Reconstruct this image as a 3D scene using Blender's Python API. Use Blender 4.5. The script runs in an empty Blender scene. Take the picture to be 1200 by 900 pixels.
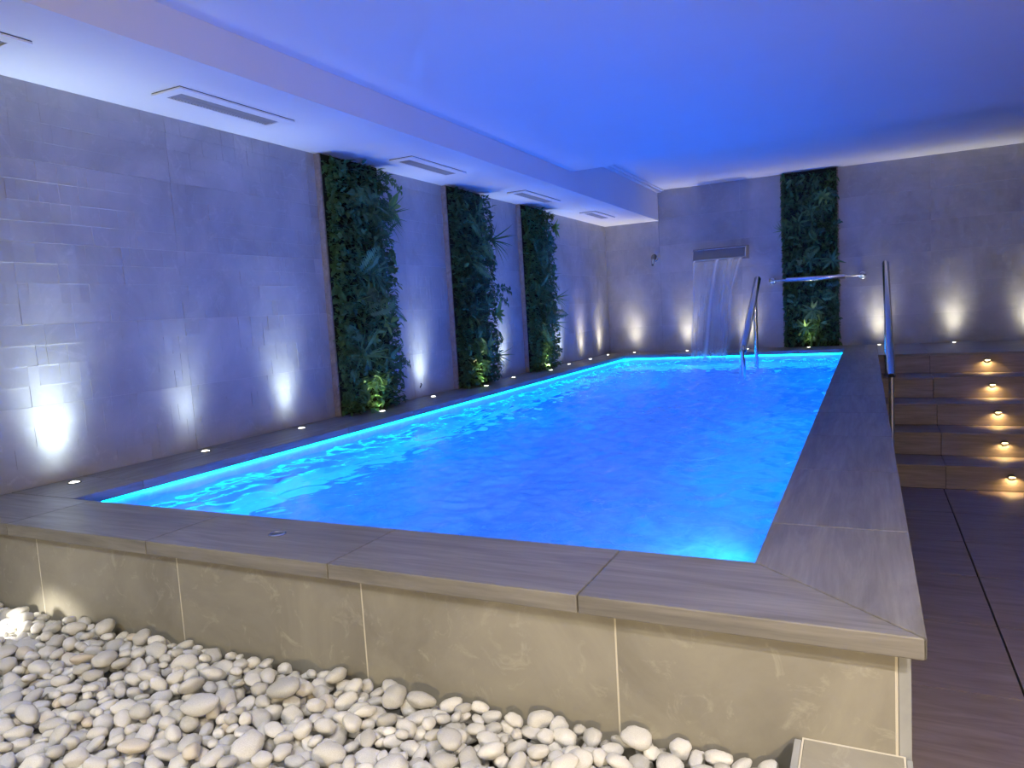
import bpy, bmesh, math, random
import numpy as np
from mathutils import Vector, Matrix, Quaternion, noise

random.seed(7)
rng = np.random.default_rng(7)
S = bpy.context.scene
COL = S.collection
PI = math.pi

# ------------------------------------------------------------------ camera
CAM = np.array([2.8784, -1.2636, 0.5494])
YAW, PITCH, ROLL, FPX = 0.459687, 0.095710, -0.060083, 848.585
fw = np.array([-math.sin(YAW)*math.cos(PITCH), math.cos(YAW)*math.cos(PITCH), -math.sin(PITCH)])
rt = np.cross(fw, [0, 0, 1]); rt /= np.linalg.norm(rt)
up = np.cross(rt, fw)
r2 = rt*math.cos(ROLL) + up*math.sin(ROLL)
u2 = up*math.cos(ROLL) - rt*math.sin(ROLL)
cd = bpy.data.cameras.new('camera')
cd.sensor_width = 36.0
cd.lens = FPX/1200.0*36.0
cd.clip_start = 0.02
cam = bpy.data.objects.new('camera', cd)
COL.objects.link(cam)
cam.matrix_world = Matrix(((r2[0], u2[0], -fw[0], CAM[0]), (r2[1], u2[1], -fw[1], CAM[1]),
                           (r2[2], u2[2], -fw[2], CAM[2]), (0, 0, 0, 1)))
S.camera = cam

# ------------------------------------------------------------------ world, exposure
w = bpy.data.worlds.new('world'); S.world = w
w.use_nodes = True
w.node_tree.nodes['Background'].inputs[0].default_value = (0.25, 0.3, 0.5, 1)
w.node_tree.nodes['Background'].inputs[1].default_value = 0.02
S.view_settings.view_transform = 'Standard'
S.view_settings.look = 'None'
S.view_settings.gamma = 1
S.view_settings.use_curve_mapping = False
S.view_settings.exposure = 0.12
S.cycles.use_denoising = True
S.cycles.max_bounces = 10
S.cycles.transparent_max_bounces = 12
S.cycles.blur_glossy = 0.6
S.cycles.sample_clamp_indirect = 6.0

# light levels
L_UP = 34.0        # floor uplights
L_POOL = 660.0       # assumed underwater lamps
L_STRIP = 10.0      # LED strip under the pool lip
L_STEP = 2.0       # lamps on the risers
L_ASSUMED_SCONCE = 170.0    # assumed warm wall lamp behind the camera, unseen
L_DOWN = 66.0      # added ceiling lamps, out of view
L_GRAVEL = 6.0    # assumed lamp in the gravel, out of view
C_POOL = (0.0, 0.135, 1.0)
C_STRIP = (0.0, 0.62, 1.0)
C_UP = (1.0, 0.90, 0.72)
C_WARM = (1.0, 0.76, 0.42)

# ------------------------------------------------------------------ dimensions (metres, z=0 on the coping)
A, B, Cx, D, E_, G = 0.372, 2.659, 2.957, 0.280, 6.788, 7.369
HS, HM, HR, BW, KY = 1.547, 1.706, 1.895, 0.668, 4.558
FZ = -0.85
WZ = -0.085
GRAV = -0.285
XR, YF = 5.3, -3.2

# ------------------------------------------------------------------ helpers
def new_obj(name, mesh, parent=None):
    o = bpy.data.objects.new(name, mesh)
    COL.objects.link(o)
    if parent is not None:
        o.parent = parent
    return o

def tag(o, label=None, cat=None, group=None, kind=None):
    if label: o['label'] = label
    if cat: o['category'] = cat
    if group: o['group'] = group
    if kind: o['kind'] = kind
    return o

def empty(name, loc=(0, 0, 0), rz=0.0):
    o = bpy.data.objects.new(name, None)
    o.empty_display_size = 0.05
    COL.objects.link(o)
    o.location = loc
    o.rotation_euler = (0, 0, rz)
    return o

class MB:
    """collects verts/faces for one mesh"""
    def __init__(s): s.v = []; s.f = []; s.c = []
    def add(s, vs, fs):
        n = len(s.v); s.v += [tuple(map(float, p)) for p in vs]; s.f += [tuple(i+n for i in f) for f in fs]
    def box(s, x0, x1, y0, y1, z0, z1):
        s.add([(x0,y0,z0),(x1,y0,z0),(x1,y1,z0),(x0,y1,z0),(x0,y0,z1),(x1,y0,z1),(x1,y1,z1),(x0,y1,z1)],
              [(3,2,1,0),(4,5,6,7),(0,1,5,4),(1,2,6,5),(2,3,7,6),(3,0,4,7)])
    def prism(s, poly, z0, z1):
        n = len(poly)
        s.add([(x,y,z0) for x,y in poly]+[(x,y,z1) for x,y in poly],
              [tuple(range(n-1,-1,-1)), tuple(range(n,2*n))]+[(i,(i+1)%n,n+(i+1)%n,n+i) for i in range(n)])
    def extrude_x(s, poly, x0, x1):  # poly in (y,z)
        n = len(poly)
        s.add([(x0,y,z) for y,z in poly]+[(x1,y,z) for y,z in poly],
              [tuple(range(n)), tuple(range(2*n-1,n-1,-1))]+[(i,n+i,n+(i+1)%n,(i+1)%n) for i in range(n)])
    def tube(s, pts, r, seg=14, caps=True):
        pts = [Vector(p) for p in pts]
        rs = r if isinstance(r, (list, tuple)) else [r]*len(pts)
        rings = []
        t = (pts[1]-pts[0]).normalized()
        ref = Vector((0,0,1)) if abs(t.z) < 0.9 else Vector((1,0,0))
        nrm = t.cross(ref).normalized()
        n0 = len(s.v)
        for i, p in enumerate(pts):
            if i == 0: t2 = (pts[1]-pts[0]).normalized()
            elif i == len(pts)-1: t2 = (pts[-1]-pts[-2]).normalized()
            else: t2 = ((pts[i+1]-pts[i]).normalized()+(pts[i]-pts[i-1]).normalized()).normalized()
            q = t.rotation_difference(t2); nrm = (q @ nrm).normalized(); t = t2
            bn = t.cross(nrm)
            for k in range(seg):
                a = 2*PI*k/seg
                s.v.append(tuple(p+(nrm*math.cos(a)+bn*math.sin(a))*rs[i]))
        for i in range(len(pts)-1):
            for k in range(seg):
                a = n0+i*seg+k; b = n0+i*seg+(k+1) % seg
                s.f.append((a, b, b+seg, a+seg))
        if caps:
            s.f.append(tuple(n0+k for k in range(seg-1, -1, -1)))
            s.f.append(tuple(n0+(len(pts)-1)*seg+k for k in range(seg)))
    def lathe(s, prof, seg=24, origin=(0,0,0), q=None):  # prof list of (r,z) around +Z
        n0 = len(s.v); o = Vector(origin)
        for r, z in prof:
            for k in range(seg):
                a = 2*PI*k/seg
                p = Vector((r*math.cos(a), r*math.sin(a), z))
                if q: p = q @ p
                s.v.append(tuple(p+o))
        for i in range(len(prof)-1):
            for k in range(seg):
                a = n0+i*seg+k; b = n0+i*seg+(k+1) % seg
                s.f.append((a, b, b+seg, a+seg))
        s.f.append(tuple(n0+k for k in range(seg-1, -1, -1)))
        s.f.append(tuple(n0+(len(prof)-1)*seg+k for k in range(seg)))
    def mesh(s, name, mat=None, smooth=False, bevel=0.0, seg=2):
        me = bpy.data.meshes.new(name)
        me.from_pydata(s.v, [], s.f); me.validate(); me.update()
        if bevel > 0:
            bm = bmesh.new(); bm.from_mesh(me)
            ed = [e for e in bm.edges if len(e.link_faces) == 2 and e.calc_face_angle() > 0.6]
            bmesh.ops.bevel(bm, geom=ed, offset=bevel, segments=seg, affect='EDGES', profile=0.5)
            bm.to_mesh(me); bm.free()
        if mat: me.materials.append(mat)
        if smooth:
            me.polygons.foreach_set('use_smooth', [True]*len(me.polygons))
            try: me.set_sharp_from_angle(angle=math.radians(40))
            except Exception: pass
        return me
    def build(s, name, mat, parent=None, **k):
        return new_obj(name, s.mesh(name, mat, **k), parent)

def struct(o): o['kind'] = 'structure'; return o

# ------------------------------------------------------------------ materials
def mat(name):
    m = bpy.data.materials.new(name); m.use_nodes = True
    nt = m.node_tree; b = nt.nodes['Principled BSDF']
    return m, nt, b
def N(nt, t, **kw):
    n = nt.nodes.new(t)
    for k, v in kw.items(): setattr(n, k, v)
    return n
def ramp(nt, stops):
    n = nt.nodes.new('ShaderNodeValToRGB'); e = n.color_ramp.elements
    while len(e) < len(stops): e.new(0.5)
    for i, (p, c) in enumerate(stops):
        e[i].position = p; e[i].color = (*c, 1) if len(c) == 3 else c
    return n
def coords(nt, kind='Object', scale=(1,1,1), rand=0.0):
    tc = N(nt, 'ShaderNodeTexCoord'); mp = N(nt, 'ShaderNodeMapping')
    mp.inputs['Scale'].default_value = scale
    nt.links.new(tc.outputs[kind], mp.inputs['Vector'])
    if rand:
        oi = N(nt, 'ShaderNodeObjectInfo'); mu = N(nt, 'ShaderNodeVectorMath', operation='SCALE')
        cb = N(nt, 'ShaderNodeCombineXYZ')
        for i in range(3): nt.links.new(oi.outputs['Random'], cb.inputs[i])
        nt.links.new(cb.outputs[0], mu.inputs[0]); mu.inputs['Scale'].default_value = rand
        nt.links.new(mu.outputs[0], mp.inputs['Location'])
    return mp.outputs['Vector']
def noise_n(nt, vec, scale, detail=6, rough=0.6, dist=0.0):
    n = N(nt, 'ShaderNodeTexNoise')
    n.inputs['Scale'].default_value = scale; n.inputs['Detail'].default_value = detail
    n.inputs['Roughness'].default_value = rough; n.inputs['Distortion'].default_value = dist
    nt.links.new(vec, n.inputs['Vector']); return n
def bump(nt, b, h, strength, dist=0.002):
    n = N(nt, 'ShaderNodeBump'); n.inputs['Strength'].default_value = strength; n.inputs['Distance'].default_value = dist
    nt.links.new(h, n.inputs['Height']); nt.links.new(n.outputs[0], b.inputs['Normal']); return n

def concrete(name, c0, c1, scale=3.0, rough=0.55, rand=9.0, bs=0.25, streak=0.35):
    m, nt, b = mat(name)
    v = coords(nt, 'Object', (1,1,1), rand)
    n1 = noise_n(nt, v, scale, 8, 0.62, 0.6)
    r = ramp(nt, [(0.3, c0), (0.72, c1)])
    nt.links.new(n1.outputs['Fac'], r.inputs[0])
    out = r.outputs[0]
    if streak:
        n2 = noise_n(nt, v, scale*4.5, 6, 0.7, 1.2)
        r2_ = ramp(nt, [(0.56, (0,0,0)), (0.74, (1,1,1))])
        nt.links.new(n2.outputs['Fac'], r2_.inputs[0])
        mx = N(nt, 'ShaderNodeMix', data_type='RGBA')
        ml = N(nt, 'ShaderNodeMath', operation='MULTIPLY'); ml.inputs[1].default_value = streak
        nt.links.new(r2_.outputs[0], ml.inputs[0]); nt.links.new(ml.outputs[0], mx.inputs['Factor'])
        nt.links.new(out, mx.inputs['A']); mx.inputs['B'].default_value = (*[min(1, c*1.35) for c in c1], 1)
        out = mx.outputs['Result']
    nt.links.new(out, b.inputs['Base Color'])
    b.inputs['Roughness'].default_value = rough
    n3 = noise_n(nt, v, 60, 4, 0.6)
    bump(nt, b, n3.outputs['Fac'], bs, 0.0015)
    return m

def woodstone(name, c0, c1, c2, rough=0.42, fine=1.0):
    """porcelain slab with a wood grain running along local X"""
    m, nt, b = mat(name)
    v = coords(nt, 'Object', (1.1, 9.0, 9.0), 23.0)
    n1 = noise_n(nt, v, 1.6, 7, 0.62, 1.4)
    r = ramp(nt, [(0.28, c0), (0.5, c1), (0.75, c2)])
    nt.links.new(n1.outputs['Fac'], r.inputs[0])
    v2 = coords(nt, 'Object', (2.2, 16.0+24.0*fine, 40.0), 11.0)
    n2 = noise_n(nt, v2, 2.0, 5, 0.6, 0.4)
    mx = N(nt, 'ShaderNodeMix', data_type='RGBA', blend_type='MULTIPLY')
    r3 = ramp(nt, [(0.3, (1-0.18*fine,)*3), (0.65, (1+0.07*fine,)*3)])
    nt.links.new(n2.outputs['Fac'], r3.inputs[0])
    mx.inputs['Factor'].default_value = 1.0
    nt.links.new(r.outputs[0], mx.inputs['A']); nt.links.new(r3.outputs[0], mx.inputs['B'])
    # a knot here and there
    nt.links.new(mx.outputs['Result'], b.inputs['Base Color'])
    b.inputs['Roughness'].default_value = rough
    bump(nt, b, n2.outputs['Fac'], 0.12, 0.001)
    return m

def plain(name, c, rough=0.5, metal=0.0, em=None, es=0.0):
    m, nt, b = mat(name)
    b.inputs['Base Color'].default_value = (*c, 1)
    b.inputs['Roughness'].default_value = rough; b.inputs['Metallic'].default_value = metal
    if em:
        b.inputs['Emission Color'].default_value = (*em, 1); b.inputs['Emission Strength'].default_value = es
    return m

def paint(name, c):
    m, nt, b = mat(name)
    v = coords(nt, 'Object'); n = noise_n(nt, v, 1.5, 3)
    r = ramp(nt, [(0.3, [x*0.97 for x in c]), (0.7, c)])
    nt.links.new(n.outputs['Fac'], r.inputs[0]); nt.links.new(r.outputs[0], b.inputs['Base Color'])
    b.inputs['Roughness'].default_value = 0.8
    return m

M_TILE = concrete('grey_relief_tile', (0.32,0.317,0.312), (0.47,0.466,0.458), 2.6, 0.48, 13.0, 0.22)
M_GROUT_W = plain('pale_grout', (0.56,0.55,0.52), 0.9)
M_GROUT_B = plain('beige_grout', (0.64,0.60,0.50), 0.9)
M_CLAD = concrete('taupe_wall_tile', (0.235,0.22,0.185), (0.37,0.35,0.29), 3.2, 0.5, 17.0, 0.15, 0.6)
M_EDGE = concrete('grey_tile_edge', (0.30,0.31,0.31), (0.40,0.41,0.41), 5, 0.5, 7.0, 0.1, False)
M_COPE = woodstone('wood_look_coping', (0.165,0.155,0.142), (0.235,0.221,0.202), (0.31,0.292,0.265), 0.45)
M_FLOOR = woodstone('wood_look_floor', (0.19,0.145,0.135), (0.26,0.20,0.185), (0.33,0.26,0.24), 0.5, 0.45)
M_STEP = woodstone('wood_look_step', (0.22,0.18,0.155), (0.30,0.245,0.21), (0.38,0.31,0.265), 0.5)
M_DARK = plain('dark_joint', (0.015,0.013,0.013), 0.9)
M_CEIL = paint('white_ceiling_paint', (0.80,0.80,0.80))
M_WHITE = plain('white_metal', (0.75,0.75,0.76), 0.4)
M_SLAT = plain('shaded_slat', (0.30,0.30,0.33), 0.5)  # slats of a white grille; shade of the gaps put into their grey
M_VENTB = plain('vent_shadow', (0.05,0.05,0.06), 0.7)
M_STEEL = plain('polished_steel', (0.66,0.67,0.69), 0.16, 1.0)
M_BRUSH = plain('brushed_steel', (0.22,0.22,0.23), 0.34, 1.0)
M_BLACK = plain('black_rubber', (0.02,0.02,0.02), 0.6)
M_TRIM = woodstone('wooden_trim', (0.20,0.175,0.155), (0.28,0.245,0.215), (0.36,0.32,0.285), 0.5)
M_LENS = plain('lit_lens_white', (0.9,0.9,0.85), 0.3, 0.0, (1.0,0.93,0.78), 9.0)
M_LENSW = plain('lit_lens_warm', (0.9,0.8,0.6), 0.3, 0.0, (1.0,0.72,0.34), 9.0)
M_STRIP = plain('led_strip', (0.4,0.8,0.9), 0.4, 0.0, C_STRIP, L_STRIP)
M_PLENS = plain('pool_lamp_lens', (0.3,0.5,0.9), 0.3)
M_SOIL = plain('gravel_bed_ground', (0.30,0.29,0.27), 0.95)

def basin_mat():
    m, nt, b = mat('pale_blue_mosaic')
    v = coords(nt, 'Object', (1,1,1))
    br = N(nt, 'ShaderNodeTexVoronoi'); br.inputs['Scale'].default_value = 40
    nt.links.new(v, br.inputs['Vector'])
    r = ramp(nt, [(0.0, (0.50,0.68,0.80)), (1.0, (0.66,0.80,0.88))])
    nt.links.new(br.outputs['Color'], r.inputs[0]); nt.links.new(r.outputs[0], b.inputs['Base Color'])
    b.inputs['Roughness'].default_value = 0.35
    return m
M_BASIN = basin_mat()

def leaf_mat(name, c0, c1, c2):
    m, nt, b = mat(name)
    oi = N(nt, 'ShaderNodeObjectInfo')
    v = coords(nt, 'Object', (1,1,1), 5.0); n = noise_n(nt, v, 14, 2)
    ad = N(nt, 'ShaderNodeMath', operation='ADD'); ml = N(nt, 'ShaderNodeMath', operation='MULTIPLY')
    ml.inputs[1].default_value = 0.5
    nt.links.new(oi.outputs['Random'], ad.inputs[0]); nt.links.new(n.outputs['Fac'], ad.inputs[1])
    nt.links.new(ad.outputs[0], ml.inputs[0])
    r = ramp(nt, [(0.2, c0), (0.5, c1), (0.85, c2)])
    nt.links.new(ml.outputs[0], r.inputs[0]); nt.links.new(r.outputs[0], b.inputs['Base Color'])
    b.inputs['Roughness'].default_value = 0.55
    tr = N(nt, 'ShaderNodeBsdfTranslucent'); mx = N(nt, 'ShaderNodeMixShader'); mx.inputs[0].default_value = 0.12
    nt.links.new(r.outputs[0], tr.inputs['Color'])
    nt.links.new(b.outputs[0], mx.inputs[1]); nt.links.new(tr.outputs[0], mx.inputs[2])
    nt.links.new(mx.outputs[0], nt.nodes['Material Output'].inputs['Surface'])
    return m
M_LEAF = leaf_mat('dark_leaf', (0.018,0.056,0.025), (0.043,0.115,0.040), (0.09,0.20,0.05))
M_FERN = leaf_mat('fern_leaf', (0.038,0.115,0.045), (0.075,0.19,0.062), (0.13,0.28,0.075))
M_LIGHTLEAF = leaf_mat('light_leaf', (0.08,0.19,0.04), (0.14,0.28,0.055), (0.22,0.36,0.07))  # pale green; at the panel feet it also carries the uplight glow
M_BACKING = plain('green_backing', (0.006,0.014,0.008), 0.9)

def pebble_mat():
    m, nt, b = mat('white_pebble')
    oi = N(nt, 'ShaderNodeObjectInfo')
    at = N(nt, 'ShaderNodeAttribute', attribute_name='tint')
    ad = N(nt, 'ShaderNodeMath', operation='ADD')
    nt.links.new(oi.outputs['Random'], ad.inputs[0]); nt.links.new(at.outputs['Fac'], ad.inputs[1])
    fr = N(nt, 'ShaderNodeMath', operation='FRACT'); nt.links.new(ad.outputs[0], fr.inputs[0])
    r = ramp(nt, [(0.0, (0.54,0.53,0.50)), (0.3, (0.66,0.655,0.635)), (0.7, (0.74,0.73,0.705)), (0.95, (0.80,0.79,0.75)), (1.0, (0.70,0.62,0.50))])
    nt.links.new(fr.outputs[0], r.inputs[0])
    v = coords(nt, 'Object', (1,1,1), 31.0)
    n = noise_n(nt, v, 26, 7, 0.65, 0.6)
    r2_ = ramp(nt, [(0.3, (0.68,0.67,0.64)), (0.6, (1.06,1.06,1.06))])
    nt.links.new(n.outputs['Fac'], r2_.inputs[0])
    mx = N(nt, 'ShaderNodeMix', data_type='RGBA', blend_type='MULTIPLY'); mx.inputs['Factor'].default_value = 1
    nt.links.new(r.outputs[0], mx.inputs['A']); nt.links.new(r2_.outputs[0], mx.inputs['B'])
    nt.links.new(mx.outputs['Result'], b.inputs['Base Color'])
    b.inputs['Roughness'].default_value = 0.6
    bump(nt, b, n.outputs['Fac'], 0.3, 0.002)
    return m
M_PEB = pebble_mat()

def water_mat():
    m, nt, b = mat('pool_water')
    tc = N(nt, 'ShaderNodeTexCoord'); v = tc.outputs['Object']
    n1 = noise_n(nt, v, 2.2, 9, 0.68, 0.5)
    at = N(nt, 'ShaderNodeAttribute', attribute_name='foam')
    mu = N(nt, 'ShaderNodeMath', operation='MULTIPLY'); ad = N(nt, 'ShaderNodeMath', operation='ADD')
    r = ramp(nt, [(0.34, (0.45,)*3), (0.66, (1,)*3)])
    nt.links.new(n1.outputs['Fac'], r.inputs[0])
    nt.links.new(r.outputs[0], mu.inputs[0]); nt.links.new(at.outputs['Fac'], mu.inputs[1])
    n4 = noise_n(nt, v, 11, 7, 0.7, 0.8)
    r4 = ramp(nt, [(0.34, (0.62,)*3), (0.62, (1.1,)*3)])
    nt.links.new(n4.outputs['Fac'], r4.inputs[0])
    m4 = N(nt, 'ShaderNodeMath', operation='MULTIPLY')
    nt.links.new(mu.outputs[0], m4.inputs[0]); nt.links.new(r4.outputs[0], m4.inputs[1])
    ad.inputs[1].default_value = 0.03; nt.links.new(m4.outputs[0], ad.inputs[0])
    # clear water
    b.inputs['Base Color'].default_value = (0.72, 0.88, 1.0, 1)
    b.inputs['Transmission Weight'].default_value = 1.0
    b.inputs['IOR'].default_value = 1.33
    b.inputs['Roughness'].default_value = 0.03
    n2 = noise_n(nt, v, 19, 5, 0.6, 0.5)
    bp = bump(nt, b, n2.outputs['Fac'], 0.12, 0.012)
    # aerated water
    df = N(nt, 'ShaderNodeBsdfDiffuse'); df.inputs['Color'].default_value = (0.38, 0.58, 0.90, 1)
    tr = N(nt, 'ShaderNodeBsdfTranslucent'); tr.inputs['Color'].default_value = (0.80, 0.88, 0.98, 1)
    fm = N(nt, 'ShaderNodeMixShader'); fm.inputs[0].default_value = 0.30
    nt.links.new(df.outputs[0], fm.inputs[1]); nt.links.new(tr.outputs[0], fm.inputs[2])
    mx = N(nt, 'ShaderNodeMixShader')
    nt.links.new(ad.outputs[0], mx.inputs[0])
    nt.links.new(b.outputs[0], mx.inputs[1]); nt.links.new(fm.outputs[0], mx.inputs[2])
    nt.links.new(mx.outputs[0], nt.nodes['Material Output'].inputs['Surface'])
    return m
M_WATER = water_mat()

def curtain_mat():
    m, nt, b = mat('falling_water')
    tc = N(nt, 'ShaderNodeTexCoord'); mp = N(nt, 'ShaderNodeMapping'); mp.inputs['Scale'].default_value = (26, 3, 1.3)
    nt.links.new(tc.outputs['Object'], mp.inputs['Vector'])
    n = noise_n(nt, mp.outputs[0], 1.0, 5, 0.6, 0.3)
    at = N(nt, 'ShaderNodeAttribute', attribute_name='foam')
    r = ramp(nt, [(0.36, (0.20,)*3), (0.70, (0.45,)*3)])
    nt.links.new(n.outputs['Fac'], r.inputs[0])
    mu = N(nt, 'ShaderNodeMath', operation='ADD', use_clamp=True)
    nt.links.new(r.outputs[0], mu.inputs[0]); nt.links.new(at.outputs['Fac'], mu.inputs[1])
    tp = N(nt, 'ShaderNodeBsdfTransparent')
    gl = N(nt, 'ShaderNodeBsdfGlossy'); gl.inputs['Roughness'].default_value = 0.15
    df = N(nt, 'ShaderNodeBsdfDiffuse'); df.inputs['Color'].default_value = (0.85,0.88,0.95,1)
    tr = N(nt, 'ShaderNodeBsdfTranslucent'); tr.inputs['Color'].default_value = (0.85,0.88,0.95,1)
    f1 = N(nt, 'ShaderNodeMixShader'); f1.inputs[0].default_value = 0.5
    nt.links.new(df.outputs[0], f1.inputs[1]); nt.links.new(tr.outputs[0], f1.inputs[2])
    f2 = N(nt, 'ShaderNodeMixShader'); f2.inputs[0].default_value = 0.25
    nt.links.new(f1.outputs[0], f2.inputs[1]); nt.links.new(gl.outputs[0], f2.inputs[2])
    mx = N(nt, 'ShaderNodeMixShader')
    nt.links.new(mu.outputs[0], mx.inputs[0]); nt.links.new(tp.outputs[0], mx.inputs[1]); nt.links.new(f2.outputs[0], mx.inputs[2])
    nt.links.new(mx.outputs[0], nt.nodes['Material Output'].inputs['Surface'])
    return m
M_CURT = curtain_mat()

# ------------------------------------------------------------------ lamps
def beam_nodes(ld, terms):
    """light falloff by angle from the beam axis: sum of k*cos(a)^n"""
    ld.use_nodes = True; nt = ld.node_tree; em = nt.nodes['Emission']
    tc = nt.nodes.new('ShaderNodeTexCoord'); sx = nt.nodes.new('ShaderNodeSeparateXYZ')
    nt.links.new(tc.outputs['Normal'], sx.inputs[0])
    ab = nt.nodes.new('ShaderNodeMath'); ab.operation = 'ABSOLUTE'; nt.links.new(sx.outputs['Z'], ab.inputs[0])
    prev = None
    for k, n in terms:
        pw = nt.nodes.new('ShaderNodeMath'); pw.operation = 'POWER'; pw.inputs[1].default_value = n
        nt.links.new(ab.outputs[0], pw.inputs[0])
        ml = nt.nodes.new('ShaderNodeMath'); ml.operation = 'MULTIPLY'; ml.inputs[1].default_value = k
        nt.links.new(pw.outputs[0], ml.inputs[0])
        if prev is None: prev = ml.outputs[0]
        else:
            a = nt.nodes.new('ShaderNodeMath'); a.operation = 'ADD'
            nt.links.new(prev, a.inputs[0]); nt.links.new(ml.outputs[0], a.inputs[1]); prev = a.outputs[0]
    nt.links.new(prev, em.inputs['Strength'])

def spot(name, loc, direction, power, col, size_deg, blend, radius, parent=None, terms=None):
    ld = bpy.data.lights.new(name, 'SPOT'); ld.energy = power; ld.color = col
    ld.spot_size = math.radians(size_deg); ld.spot_blend = blend; ld.shadow_soft_size = radius
    if terms: beam_nodes(ld, terms)
    o = bpy.data.objects.new(name, ld); COL.objects.link(o)
    if parent: o.parent = parent
    o.location = loc
    o.rotation_euler = Vector(direction).to_track_quat('-Z', 'Y').to_euler()
    return o
def area(name, loc, direction, power, col, sx, sy, parent=None, spread=PI):
    ld = bpy.data.lights.new(name, 'AREA'); ld.energy = power; ld.color = col
    ld.shape = 'RECTANGLE'; ld.size = sx; ld.size_y = sy; ld.spread = spread
    o = bpy.data.objects.new(name, ld); COL.objects.link(o)
    if parent: o.parent = parent
    o.location = loc
    o.rotation_euler = Vector(direction).to_track_quat('-Z', 'Z' if abs(direction[2]) < .9 else 'Y').to_euler()
    return o

# ================================================================== THE ROOM
# relief wall tile: 4 courses of 23 small blocks, each with its own depth
TW, TH = 0.935, 0.315
def relief_tile(seed, fade):
    rr = random.Random(seed)
    m = MB(); gap = 0.0007
    nx, nz = 23, 4
    bw, bh = (TW-2*gap)/nx, (TH-2*gap)/nz
    m.box(-TW/2+gap, TW/2-gap, -0.012, -0.0051, gap, TH-gap)
    for j in range(nz):
        i = 0
        lvl = rr.uniform(-0.001, 0.001)
        while i < nx:
            n = rr.choice((1, 1, 1, 1, 2))
            n = min(n, nx-i)
            x0 = -TW/2+gap+i*bw; x1 = x0+n*bw; z0 = gap+j*bh; z1 = z0+bh
            amp = 0.0027 if rr.random() > fade else 0.0006
            d = [0.35*lvl*amp/0.0014+rr.uniform(-amp, amp)*0.5 for _ in range(2)]
            dz = -rr.uniform(0.35, 0.85)*amp
            g = 0.0
            ys = [max(q, -0.0048) for q in (d[0]-dz, d[1]-dz, d[1]+dz, d[0]+dz)]
            m.add([(x0+g,-.0065,z0+g),(x1-g,-.0065,z0+g),(x1-g,-.0065,z1-g),(x0+g,-.0065,z1-g),
                   (x0+g,ys[0],z0+g),(x1-g,ys[1],z0+g),(x1-g,ys[2],z1-g),(x0+g,ys[3],z1-g)],
                  [(4,7,6,5),(0,4,5,1),(1,5,6,2),(2,6,7,3),(3,7,4,0)])
            i += n
    return m.mesh('wall_tile', M_TILE)
TILES = [relief_tile(100+i, 0.12+0.1*(i % 3)) for i in range(7)]
def lay_tiles(wall, us, zs, place):
    for iu in range(len(us)-1):
        for iz in range(len(zs)-1):
            o = new_obj('wall_tile', random.choice(TILES), wall)
            place(o, 0.5*(us[iu]+us[iu+1]), zs[iz])
            o.scale = ((us[iu+1]-us[iu])/TW, 1, (zs[iz+1]-zs[iz])/TH)

m = MB(); m.box(-0.16, -0.0052, YF, G+0.15, FZ-0.1, 2.0)
wall_left = struct(m.build('wall_left', M_GROUT_W))
def pl(o, u, z): o.location = (0, u, z); o.rotation_euler = (0, 0, -PI/2)
lay_tiles(wall_left, [-0.74, .195, 1.13, 2.065, 3.0, 3.935, 4.87, 5.805, 6.74, G-0.001], [0.0, .305, .62, .935, 1.25, HS], pl)
m = MB(); m.box(-0.012, -0.0005, YF, -0.745, FZ, HS)
m.build('wall_panel', M_TILE, wall_left)

m = MB(); m.box(-0.16, XR+0.15, G+0.0052, G+0.16, FZ-0.1, 2.0)
wall_back = struct(m.build('wall_back', M_GROUT_W))
def pb(o, u, z): o.location = (u, G, z); o.rotation_euler = (0, 0, PI)
lay_tiles(wall_back, [0.001, .667, 1.6, 2.533, 3.467, 4.4, XR], [0.0, .305, .62, .935, 1.25, 1.565, HR], pb)

m = MB(); m.box(XR, XR+0.15, YF, G+0.008, FZ-0.1, 2.0); struct(m.build('wall_right', M_TILE))
m = MB(); m.box(-0.16, XR+0.15, YF-0.15, YF, FZ-0.1, 2.0); struct(m.build('wall_front', M_TILE))

# ceilings: main drop, lower soffit along the left wall, recess at the back
m = MB(); m.box(BW, XR, YF, KY, HM, 2.0); ceiling = struct(m.build('ceiling', M_CEIL))
m = MB(); m.box(0, BW, YF, G, HS, 2.0); struct(m.build('ceiling_soffit', M_CEIL))
m = MB(); m.box(BW, XR, KY, G, HR, 2.0); struct(m.build('ceiling_recess', M_CEIL))
m = MB()
m.extrude_x([(0,0),(0.075,0),(0.075,-0.012),(0.045,-0.012),(0.045,-0.024),(0.0,-0.024)], 0, G-KY)
cor = struct(m.build('trim_1', M_CEIL)); cor.rotation_euler = (0, 0, PI/2)
# after the turn local y points to -x: mirror the profile into the recess
cor.data.transform(Matrix.Diagonal((1, -1, 1, 1))); cor.data.flip_normals()
cor.location = (BW, KY, HR)

# floor: backing plus one object per tile
m = MB(); m.box(-0.1, XR, YF, G, FZ-0.1, FZ-0.010)
floor = struct(m.build('floor', M_DARK))
xs = [2.935, 3.345, 4.23, XR]
ys = [4.519-0.0, 3.90, 3.304, 2.753, 2.161, 1.553, .965, .375, -.215, -.805, -1.395, -1.985, -2.575, YF]
for i in range(3):
    for j in range(len(ys)-1):
        g0 = 0.004 if i > 0 else 0.001
        g1 = 0.004
        m = MB(); wx = xs[i+1]-xs[i]-g0-g1; wy = ys[j]-ys[j+1]-0.008
        m.box(-wx/2, wx/2, -wy/2, wy/2, -0.0095, 0)
        o = new_obj('floor_tile', m.mesh('floor_tile', M_FLOOR), floor)
        o.location = ((xs[i]+g0+xs[i+1]-g1)/2, (ys[j]+ys[j+1])/2, FZ)

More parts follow.
